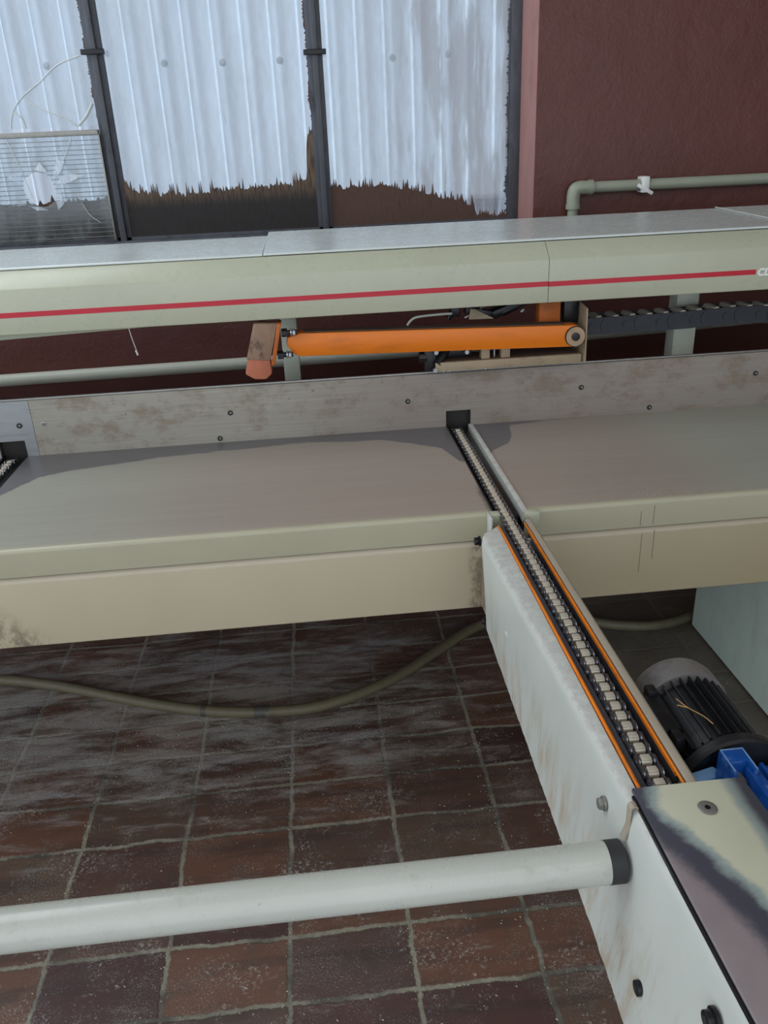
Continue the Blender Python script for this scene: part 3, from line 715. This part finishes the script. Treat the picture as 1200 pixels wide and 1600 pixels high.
obj('rear_cap', box(.308, .40, 1.384, 1.390, .60, .79), 'arm', arm)
obj('side_sheet', join(box(.410, .4125, .22, 1.47, .565, .799)), 'rail', arm)
obj('guard_rail', extr([(.3985, .770), (.3985, .8015), (.401, .803), (.4085, .803), (.4105, .801), (.4105, .770)], .70, 1.45, 'Y'), 'rail', arm, 'taupe guard rail beside the chain')
def guide_strip(x, y0, y1, r=.0026):
    return join(tube([(x, y0, .796), (x, y0 + .002, .8), (x, y0 + .006, .801), (x, y1 - .006, .801), (x, y1, .797)], r, 12, 2), box(x - r, x + r, y0 + .002, y1 - .002, .796, .800))
obj('guide_strip', rotated(guide_strip(.3405, .722, 1.396), 0, 'Z', (0, 0, 0)), 'orange_plastic', arm, 'orange plastic guide strip left of the chain')
obj('guide_strip', guide_strip(.3948, .722, 1.40, .0019), 'orange_plastic', arm, 'orange plastic guide strip right of the chain')
obj('chain_guide', join(box(.3925, .3968, .722, 1.40, .77, .7962), box(.3385, .3425, .722, 1.396, .77, .7962), box(.3435, .3525, .68, 1.44, .76, .7985, .002), box(.361, .373, .68, 1.44, .76, .789, .002), box(.343, .398, .68, 1.44, .755, .762)), 'guide', arm)
pl = obj('cover_plate', extr([(.3295, .699), (.463, .699), (.4655, .60), (.4675, .45), (.468, .20), (.334, .20), (.331, .45)], .8005, .8065, 'Z', .0012), 'plate', arm, 'worn cream cover plate with bare metal patches')
for x, y in ((.401, .657), (.449, .508)):
    s = obj('plate_screw', join(lathe([(0, .001), (0, .0102), (.0012, .0108), (.0018, .0098), (.0018, .004)], (x, y, .8062), 'Z', 28)), 'zinc', pl)
    obj('screw_socket', cyl((x, y, .8078), (x, y, .8084), .0034, 6), 'black_steel', s)
obj('plate_gap_shade', extr([(.3265, .69), (.3292, .69), (.3335, .20), (.3310, .20)], .797, .8035, 'Z'), 'black_steel', arm)  # dark strip put in for the shaded gap beside the cover plate
# folded lip at the plate corner
def lip_at(r, dz=0): return [(.3225 - r * math.cos(PI * k / 8), .801 + dz + r * math.sin(PI * k / 8)) for k in range(9)]
pr = [(.3120, .756), (.3178, .775)] + lip_at(.0052) + [(.3277, .796), (.3262, .796)] + list(reversed(lip_at(.0034))) + [(.3195, .775), (.3150, .756)]
obj('folded_lip', extr(pr, .670, .680, 'Y'), 'rail', arm, 'folded lip at the cover plate corner')
# fixings on the side sheet
b = obj('hex_bolt', join(hexhead((.3125, .735, .7505), (-1, 0, .0), .0075, .007), cyl((.314, .735, .7505), (.3115, .735, .7505), .0092, 20)), 'zinc', arm)
obj('hex_bolt', join(hexhead((.3065, 1.209, .693), (-1, 0, 0), .0066, .004)), 'arm', arm)
def socket_bolt(x, y, z, r=.0085, h=.009):
    s = obj('socket_bolt', join(cyl((x, y, z), (x - h, y, z), r, 24, bev=.0008), cyl((x + .002, y, z), (x - .0015, y, z), r * 1.3, 24)), 'black_steel', arm)
    obj('socket', cyl((x - h + .0002, y, z), (x - h - .0004, y, z), r * .5, 6), 'rubber', s)
socket_bolt(.3085, .573, .6395); socket_bolt(.3190, .458, .756)
socket_bolt(.300, 1.425, .775, .008, .010); socket_bolt(.309, 1.40, .603, .007, .007)
# tie tube to the next arm
t = tag(obj('tie_tube', cyl((-1.3, .6655, .728), (.292, .6655, .730), .0242, 40), 'tube'), 'smooth pale grey round tube crossing the foreground from the left', 'tube')
obj('collar', cyl((.292, .6655, .730), (.3105, .6655, .730), .0246, 40), 'rubber', t, 'dark rubber collar at the arm end')

# ------------------------------------------------------------------ gear motor beside the arm
mc = (.545, 0, .655)
mot = thing('gear_motor', 'black finned electric motor with grey fan cowl and blue gearbox', 'motor', (.545, .85, .52))
fins = [cyl((.545, .86, .655), (.545, 1.01, .655), .056, 48)]
for k in range(30):
    a = 2 * PI * k / 30
    f = box(.545 - .0013, .545 + .0013, .866, 1.004, .655 + .054, .655 + .0695)
    fins.append(rotated(f, a, 'Y', (.545, 1, .655)))
obj('motor_housing', join(*fins), 'motor', mot)
obj('fan_cowl', lathe([(1.001, .0700), (1.001, .0728), (1.040, .0725), (1.052, .0690), (1.060, .060), (1.062, .02)], (.545, 0, .655), 'Y', 56), 'cowl', mot, 'grey dusty fan cowl')
obj('motor_flange', lathe([(.832, .04), (.832, .080), (.836, .083), (.848, .083), (.852, .080), (.858, .068), (.866, .062)], (.545, 0, .655), 'Y', 56), 'motor', mot)
obj('terminal_box', join(box(.462, .492, .90, .985, .655, .712, .006), box(.470, .486, .975, .995, .70, .722, .003), box(.47, .484, .872, .896, .69, .716, .003)), 'motor', mot)
gb = [box(.478, .640, .56, .828, .57, .700, .010, 3)]
for k in range(6): gb.append(box(.545 + k * .0155, .551 + k * .0155, .60, .815, .69, .716 - k * .002, .002))
gb.append(rotated(box(.522, .538, .58, .81, .69, .738, .003), 0, 'Z', (0, 0, 0)))
g = obj('gearbox', join(*gb), 'blue', mot, 'blue ribbed gearbox')
obj('gearbox_lug', join(box(.497, .532, .786, .812, .69, .7465, .004), box(.497, .504, .768, .790, .69, .7465, .003), box(.525, .532, .768, .790, .69, .7465, .003)), 'blue', g)
for a in ((.4985, .5305, .8085, .8105), (.4985, .5005, .769, .8085), (.5285, .5305, .769, .8085)): obj('pale_edge', box(*a, .7462, .7472, .0004), 'blue_pale', g, 'pale line along the lug edge')  # thin pale strips outlining the top of the lug
obj('gearbox_lug', rotated(box(.462, .505, .802, .822, .680, .704, .003), 0.25, 'Z', (.48, .82, .7)), 'blue_pale', g, 'scuffed pale blue lug')
obj('gearbox_bolt', cyl((.5145, .786, .722), (.5145, .772, .722), .0062, 16), 'zinc', g)
obj('gearbox_bolt', cyl((.520, .772, .703), (.520, .758, .703), .0060, 6), 'zinc', g)
o = tag(obj('wood_splinter', join(tube([(.505, .955, .7205), (.512, .93, .722), (.523, .905, .7255), (.528, .885, .7265)], .0009, 5, 3), tube([(.512, .93, .722), (.505, .935, .722), (.50, .94, .7205)], .0009, 5, 2)), 'wood'), 'thin tan wood splinter lying on the motor fins', 'wood splinter')

# ------------------------------------------------------------------ cabinet under the right end of the table
t = thing('machine_cabinet', 'pale green cabinet standing on the floor under the right end of the table', 'cabinet', (1.45, 1.86, 0))
obj('cabinet_body', box(1.182, 1.75, 1.56, 2.20, .006, .60, .004), 'cabinet', t)
obj('cabinet_base', box(1.188, 1.745, 1.57, 2.19, 0, .008), 'dark_body', t)

# ------------------------------------------------------------------ hose on the floor
hp = [(-1.6, 2.30), (-1.3, 2.27), (-1.065, 2.225), (-.937, 2.188), (-.807, 2.137), (-.659, 2.070), (-.517, 2.010), (-.381, 1.965), (-.249, 1.940), (-.119, 1.933), (-.024, 1.950), (.093, 1.998), (.219, 2.080), (.337, 2.18), (.438, 2.262), (.53, 2.31), (.66, 2.325), (.827, 2.272), (.929, 2.222), (1.026, 2.20), (1.10, 2.203), (1.17, 2.225), (1.3, 2.28), (1.6, 2.36)]
hr = .0165
hz = lambda i: hr
h = tag(obj('floor_hose', tube([(x, y, hr) for x, y in hp], hr, 16, 8), 'hose'), 'olive brown hose curving across the brick floor beneath the table', 'hose')
for x, y, w in ((-.230, 1.939, .022), (-.40, 1.970, .007)):
    d = Vector((1, -.06 if x > -.3 else -.2, 0)).normalized()
    obj('hose_joint', cyl(Vector((x, y, hr)) - d * w, Vector((x, y, hr)) + d * w, hr + .0015, 20), 'hose_band', h)

# ------------------------------------------------------------------ long cover above the fence
CY = 2.00
cov = thing('blade_cover', 'long cream machine cover with a red stripe above the fence', 'machine cover', (0.1, 2.25, .79))
def fascia(x0, x1):
    pts = [(CY + .016, 1.1285), (CY + .006, 1.1275), (CY + .0015, 1.129), (CY, 1.133), (CY, 1.229), (CY + .0018, 1.2335), (CY + .043, 1.2685), (CY + .047, 1.270), (CY + .06, 1.270), (CY + .06, 1.266), (CY + .048, 1.266), (CY + .005, 1.231), (CY + .004, 1.228), (CY + .004, 1.134), (CY + .016, 1.131)]
    return extr(pts, x0, x1, 'X')
obj('fascia_panel', fascia(-1.8, .5883), 'cover', cov); obj('fascia_panel', fascia(.5897, 2.1), 'cover', cov)
def lid(x0, x1, yb, zb_, dz=0, t_=.004):
    pts = [(CY + .0455, 1.2715 + dz), (CY + .0455, 1.2745 + dz), (CY + .048, 1.2765 + dz), (yb, zb_), (yb, zb_ - .02), (yb - .003, zb_ - .02), (yb - .003, zb_ - t_), (CY + .05, 1.2722 + dz)]
    return extr(pts, x0, x1, 'X')
obj('lid', lid(-1.8, -.1035, 2.452, 1.2805), 'lid', cov)
obj('lid', lid(-.1015, 1.236, 2.49, 1.2880, .0006), 'lid', cov)
obj('lid', lid(1.2385, 2.1, 2.49, 1.2895, .0012), 'lid', cov)
obj('lid_seam', extr([(CY + .05, 1.2785), (CY + .05, 1.2798), (2.488, 1.2925), (2.488, 1.291)], 1.2345, 1.2385, 'X'), 'white', cov)
obj('stripe', join(box(-1.8, .5883, CY - .0008, CY + .001, 1.1685, 1.1805), box(.5897, 1.120, CY - .0008, CY + .001, 1.1675, 1.1795)), 'stripe', cov, 'red stripe')
# start of the white lettering at the stripe's end
tc = bpy.data.curves.new('lettering', 'FONT'); tc.body = 'CL'; tc.size = .0245; tc.extrude = .0006; tc.offset = .0012; tc.shear = .15; tc.space_character = 1.05
to = bpy.data.objects.new('tmp_text', tc); C.objects.link(to); bpy.context.view_layer.update()
me = bpy.data.meshes.new_from_object(to.evaluated_get(bpy.context.evaluated_depsgraph_get())); bpy.data.objects.remove(to)
bmt = bmesh.new(); bmt.from_mesh(me); bpy.data.meshes.remove(me)
bmesh.ops.transform(bmt, matrix=Matrix.Translation((1.1235, CY - .0012, 1.1645)) @ Matrix.Rotation(PI / 2, 4, 'X'), verts=bmt.verts)
obj('lettering', bmt, 'white', cov, 'white letters at the end of the red stripe', sm=False)
obj('inner_beam', join(box(-1.8, 2.1, 2.24, 2.40, 1.15, 1.262, .004)), 'dark_body', cov)
o = obj('lower_rail', extr([(-1.8, 1.092), (-.77, 1.106), (-.38, 1.1175), (-.2, 1.126), (-.2, 1.14), (-1.8, 1.14)], 2.06, 2.10, 'Y', .002), 'cover', cov)
for x0, x1 in ((-.086, -.040), (1.052, 1.118)):
    obj('post', join(box(x0, x1, 2.28, 2.335, .795, 1.16, .003)), 'post', cov)
o = tag(obj('hanging_thread', join(tube([(-.438, CY + .012, 1.128), (-.434, CY + .012, 1.10), (-.428, CY + .012, 1.070)], .0011, 5, 4), tube([(-.430, CY + .012, 1.072), (-.428, CY + .012, 1.066), (-.427, CY + .012, 1.060)], .0026, 6, 3)), 'web'), 'dusty white thread hanging from the cream cover above the pipe', 'thread')

# ------------------------------------------------------------------ orange swing arm with its carriage
sw = thing('swing_arm', 'orange pusher arm with a brown pad at its left end, hung below the cover', 'machine arm', (.3, 2.05, .955))
def obar(x0, x1, zb0, zb1, zt0, zt1, y0, y1):
    return extr([(x0, zb0), (x1, zb1), (x1, zt1), (x0, zt0)], y0, y1, 'Y', .0025)
def orange_tube():
    pts = [(-.045, 1.036), (-.03, 1.031), (.664, 1.012)]
    for k in range(9):
        a = -PI / 2 + PI * k / 8; pts.append((.664 + .027 * math.cos(a), 1.039 + .027 * math.sin(a)))
    pts += [(-.03, 1.088), (-.06, 1.080), (-.065, 1.062)]
    return extr(pts, 2.012, 2.055, 'Y', .002)
obj('arm_tube', orange_tube(), 'orange_paint', sw)
obj('top_grime', extr([(-.02, 1.0885), (.64, 1.0675), (.64, 1.070), (-.02, 1.091)], 2.017, 2.053, 'Y'), 'grime_top', sw)
obj('pivot_washer', join(lathe([(0, .010), (0, .0235), (-.004, .0245), (-.004, .010)], (.667, 2.010, 1.038), 'Y', 36)), 'ring', sw)
obj('pivot_ring', join(lathe([(-.001, .0235), (-.001, .0262), (.002, .0262), (.002, .0235)], (.667, 2.010, 1.038), 'Y', 36)), 'black_steel', sw)
obj('pivot_bolt', join(cyl((.667, 2.008, 1.038), (.667, 2.002, 1.038), .0105, 24, bev=.001), cyl((.667, 2.002, 1.038), (.667, 2.0005, 1.038), .005, 6)), 'screw_dark', sw)
def slab(top, bot, w, y0, y1, b=.003):
    return extr([(bot[0], bot[1]), (bot[0] + w, bot[1] - .006), (top[0] + w, top[1]), (top[0], top[1] + .003)], y0, y1, 'Y', b)
pb = obj('pad_plate', slab((-.139, 1.118), (-.165, 1.035), .058, 1.995, 2.035), 'pad_brown', sw, 'worn brown pad with black smears')
obj('pad_tip', extr([(-.172, .998), (-.150, .984), (-.122, .982), (-.106, .995), (-.1065, 1.030), (-.162, 1.038)], 1.997, 2.033, 'Y', .004), 'pad_red', sw, 'reddish end of the pad')
obj('pad_bracket', extr([(-.106, 1.018), (-.096, 1.018), (-.072, 1.118), (-.082, 1.118)], 1.99, 2.045, 'Y', .0015), 'orange_dirty', sw)
for x, z in ((-.048, 1.094), (-.062, 1.040)):
    b = obj('bolt', join(cyl((x - .026, 2.004, z), (x - .012, 2.004, z), .0105, 6), cyl((x - .012, 2.004, z), (x + .012, 2.004, z), .0062, 16)), 'black_steel', sw)
    obj('nut', join(cyl((x + .001, 2.004, z), (x + .008, 2.004, z), .0088, 6, bev=.0006), cyl((x - .004, 2.004, z), (x - .001, 2.004, z), .010, 20)), 'steel', b)
# carriage below and beside the arm
obj('carriage_angle', join(extr([(2.026, .9655), (2.030, .9655), (2.030, .984), (2.115, .984), (2.115, .988), (2.026, .988)], .309, .692, 'X', .0008)), 'tan_plate', sw, 'tan angle plate under the orange arm')
obj('carriage_dust', box(.33, .685, 2.033, 2.11, .988, .9895), 'grime_top', sw)
for x0, x1 in ((.430, .452), (.482, .505)):
    obj('spacer_block', box(x0, x1, 2.034, 2.06, .988, 1.030, .001), 'tan_plate', sw)
obj('spacer_rod', cyl((.467, 2.05, .988), (.467, 2.05, 1.03), .003, 12), 'steel', sw)
obj('end_plate', extr([(2.012, .966), (2.018, 1.105), (2.12, 1.120), (2.12, .966)], .6960, .7000, 'X', .0008), 'tan_plate', sw)
obj('end_housing', box(.655, .694, 2.075, 2.13, 1.06, 1.13, .003), 'black_steel', sw)
obj('arm_stub', join(box(.588, .645, 2.07, 2.11, 1.05, 1.14, .003)), 'orange_dirty', sw)
obj('valve_block', join(box(.283, .314, 2.04, 2.075, .965, 1.025, .003), cyl((.315, 2.035, .98), (.345, 2.06, 1.02), .012, 18), box(.335, .41, 2.06, 2.10, .99, 1.02, .003), cyl((.27, 2.05, 1.0), (.29, 2.05, 1.0), .014, 8)), 'black_steel', sw)
for x, y, z in ((.308, 2.034, .970), (.311, 2.034, 1.016), (.395, 2.06, 1.006)): obj('bolt', cyl((x, y, z), (x, y - .013, z), .006, 6), 'steel', sw)
for x in (.335, .352, .447): obj('bolt', cyl((x, 2.05, .958), (x, 2.05, .9655), .0055, 6), 'steel', sw)
# clutter of valves above the arm
cl = [rotated(box(.40, .47, 2.09, 2.12, 1.088, 1.108, .002), .25, 'Y', (.43, 2.1, 1.1)), rotated(box(.47, .56, 2.10, 2.15, 1.085, 1.105, .002), -.35, 'Y', (.5, 2.1, 1.1)),
      cyl((.355, 2.10, 1.085), (.375, 2.10, 1.118), .008, 12), cyl((.50, 2.11, 1.09), (.58, 2.11, 1.125), .011, 14), box(.36, .385, 2.085, 2.11, 1.09, 1.12, .003)]
obj('valve_group', join(*cl), 'black_steel', sw)
for p, q, r in (((.435, 2.085, 1.108), (.468, 2.085, 1.123), .0035), ((.395, 2.08, 1.088), (.415, 2.08, 1.096), .0035), ((.545, 2.09, 1.092), (.553, 2.09, 1.098), .005)): obj('valve_fitting', cyl(p, q, r, 8), 'steel', sw)
obj('tan_tab', extr([(.405, 1.085), (.47, 1.084), (.42, 1.11), (.408, 1.112)], 2.07, 2.075, 'Y'), 'tan_plate', sw)
obj('air_tube', tube([(.243, 2.07, 1.060), (.246, 2.07, 1.082), (.262, 2.07, 1.097), (.285, 2.07, 1.101), (.33, 2.07, 1.103), (.36, 2.07, 1.103)], .0032, 10, 6), 'pvc_light', sw)

# ------------------------------------------------------------------ cable drag chain
ec = thing('cable_chain', 'black plastic cable drag chain running right from the orange arm', 'cable chain', (1.2, 2.19, .99))
def ez(x): return 1.026 + .006 * math.exp(-((x - 1.17) / .12) ** 2) - .020 * max(0, x - 1.22)
def eplate(ys):
    pts = []
    for c, s_ in ((-.018, 1), (.030, -1)):
        for k in range(9):
            a = PI / 2 + k * PI / 8 if s_ > 0 else PI * 1.5 + k * PI / 8
            pts.append((c + .0235 * math.cos(a), .0235 * math.sin(a)))
    f = -1 if ys < 0 else 1
    return join(extr(pts, ys, ys + .004, 'Y'), cyl((.030, ys + .002, 0), (.030, ys + .002 + f * .0045, 0), .010, 18), cyl((.030, ys + .002, 0), (.030, ys + .002 + f * .0052, 0), .003, 8))
def rawmesh(n, b, mt):
    me = bpy.data.meshes.new(n); b.to_mesh(me); b.free(); smooth(me); me.materials.append(M[mt]); return me
lm = rawmesh('drag_link', eplate(-.034), 'echain'); lm2 = rawmesh('far_plate', eplate(.030), 'echain')
cb = extr([(-.012, .018), (.002, .018), (.010, .0265), (-.004, .0265)], -.031, .031, 'Y')
cbm = bpy.data.meshes.new('crossbar'); cb.to_mesh(cbm); cb.free(); cbm.materials.append(M['echain_top'])
x = .735; i = 0
while x < 2.0:
    l = bpy.data.objects.new('drag_link', lm); C.objects.link(l); l.parent = ec
    l.location = Vector((x, 2.20 + (.002 if i % 2 else 0), ez(x))) - Vector((1.2, 2.19, .99))
    l.rotation_euler = (0, -math.atan((ez(x + .01) - ez(x - .01)) / .02), 0)
    for nm, mm in (('crossbar', cbm), ('far_plate', lm2)):
        c = bpy.data.objects.new(nm, mm); C.objects.link(c); c.parent = l
    x += .0475; i += 1

# ------------------------------------------------------------------ loose sawdust
bm = bmesh.new(); rr = random.Random(11)
def chip(x, y, z, s):
    a = rr.random() * PI; dx, dy = math.cos(a) * s, math.sin(a) * s; w = .35 * s
    vs = [bm.verts.new((x - dx, y - dy, z)), bm.verts.new((x + w * dy / s, y - w * dx / s, z + s * .6)), bm.verts.new((x + dx, y + dy, z + s * .15)), bm.verts.new((x - w * dy / s, y + w * dx / s, z + .0002))]
    bm.faces.new(vs)
for k in range(5200):
    r = rr.random()
    if r < .45:        # gathered in the grout lines
        if rr.random() < .5: x = -.147 + .2502 * rr.randint(-6, 4) + rr.gauss(0, .006); y = rr.uniform(.75, 2.2)
        else: y = 1.05 + .149 * rr.randint(-2, 8) + rr.gauss(0, .005); x = rr.uniform(-1.4, .9)
    elif r < .75: x = rr.gauss(-.45, .35); y = rr.gauss(1.85, .12)
    else: x = rr.uniform(-1.0, .8); y = rr.uniform(.7, 2.1)
    chip(x, y, .0004, rr.uniform(.0008, .0028))
o = obj('sawdust', bm, 'dust'); tag(o, 'pale wood dust and chips strewn over the brick floor', 'sawdust'); o['kind'] = 'stuff'
bm = bmesh.new()
for k in range(900):
    r = rr.random()
    if r < .5: x = rr.gauss(.85, .16); y = 1.512 + abs(rr.gauss(0, .02))
    else: x = rr.uniform(-.7, 1.3); y = rr.uniform(1.52, 1.98)
    if .335 < x < .42: continue
    chip(x, y, TZ + .0003, rr.uniform(.0006, .0018))
o = obj('sawdust', bm, 'dust'); tag(o, 'fine pale wood dust scattered on the saw table top', 'sawdust'); o['kind'] = 'stuff'
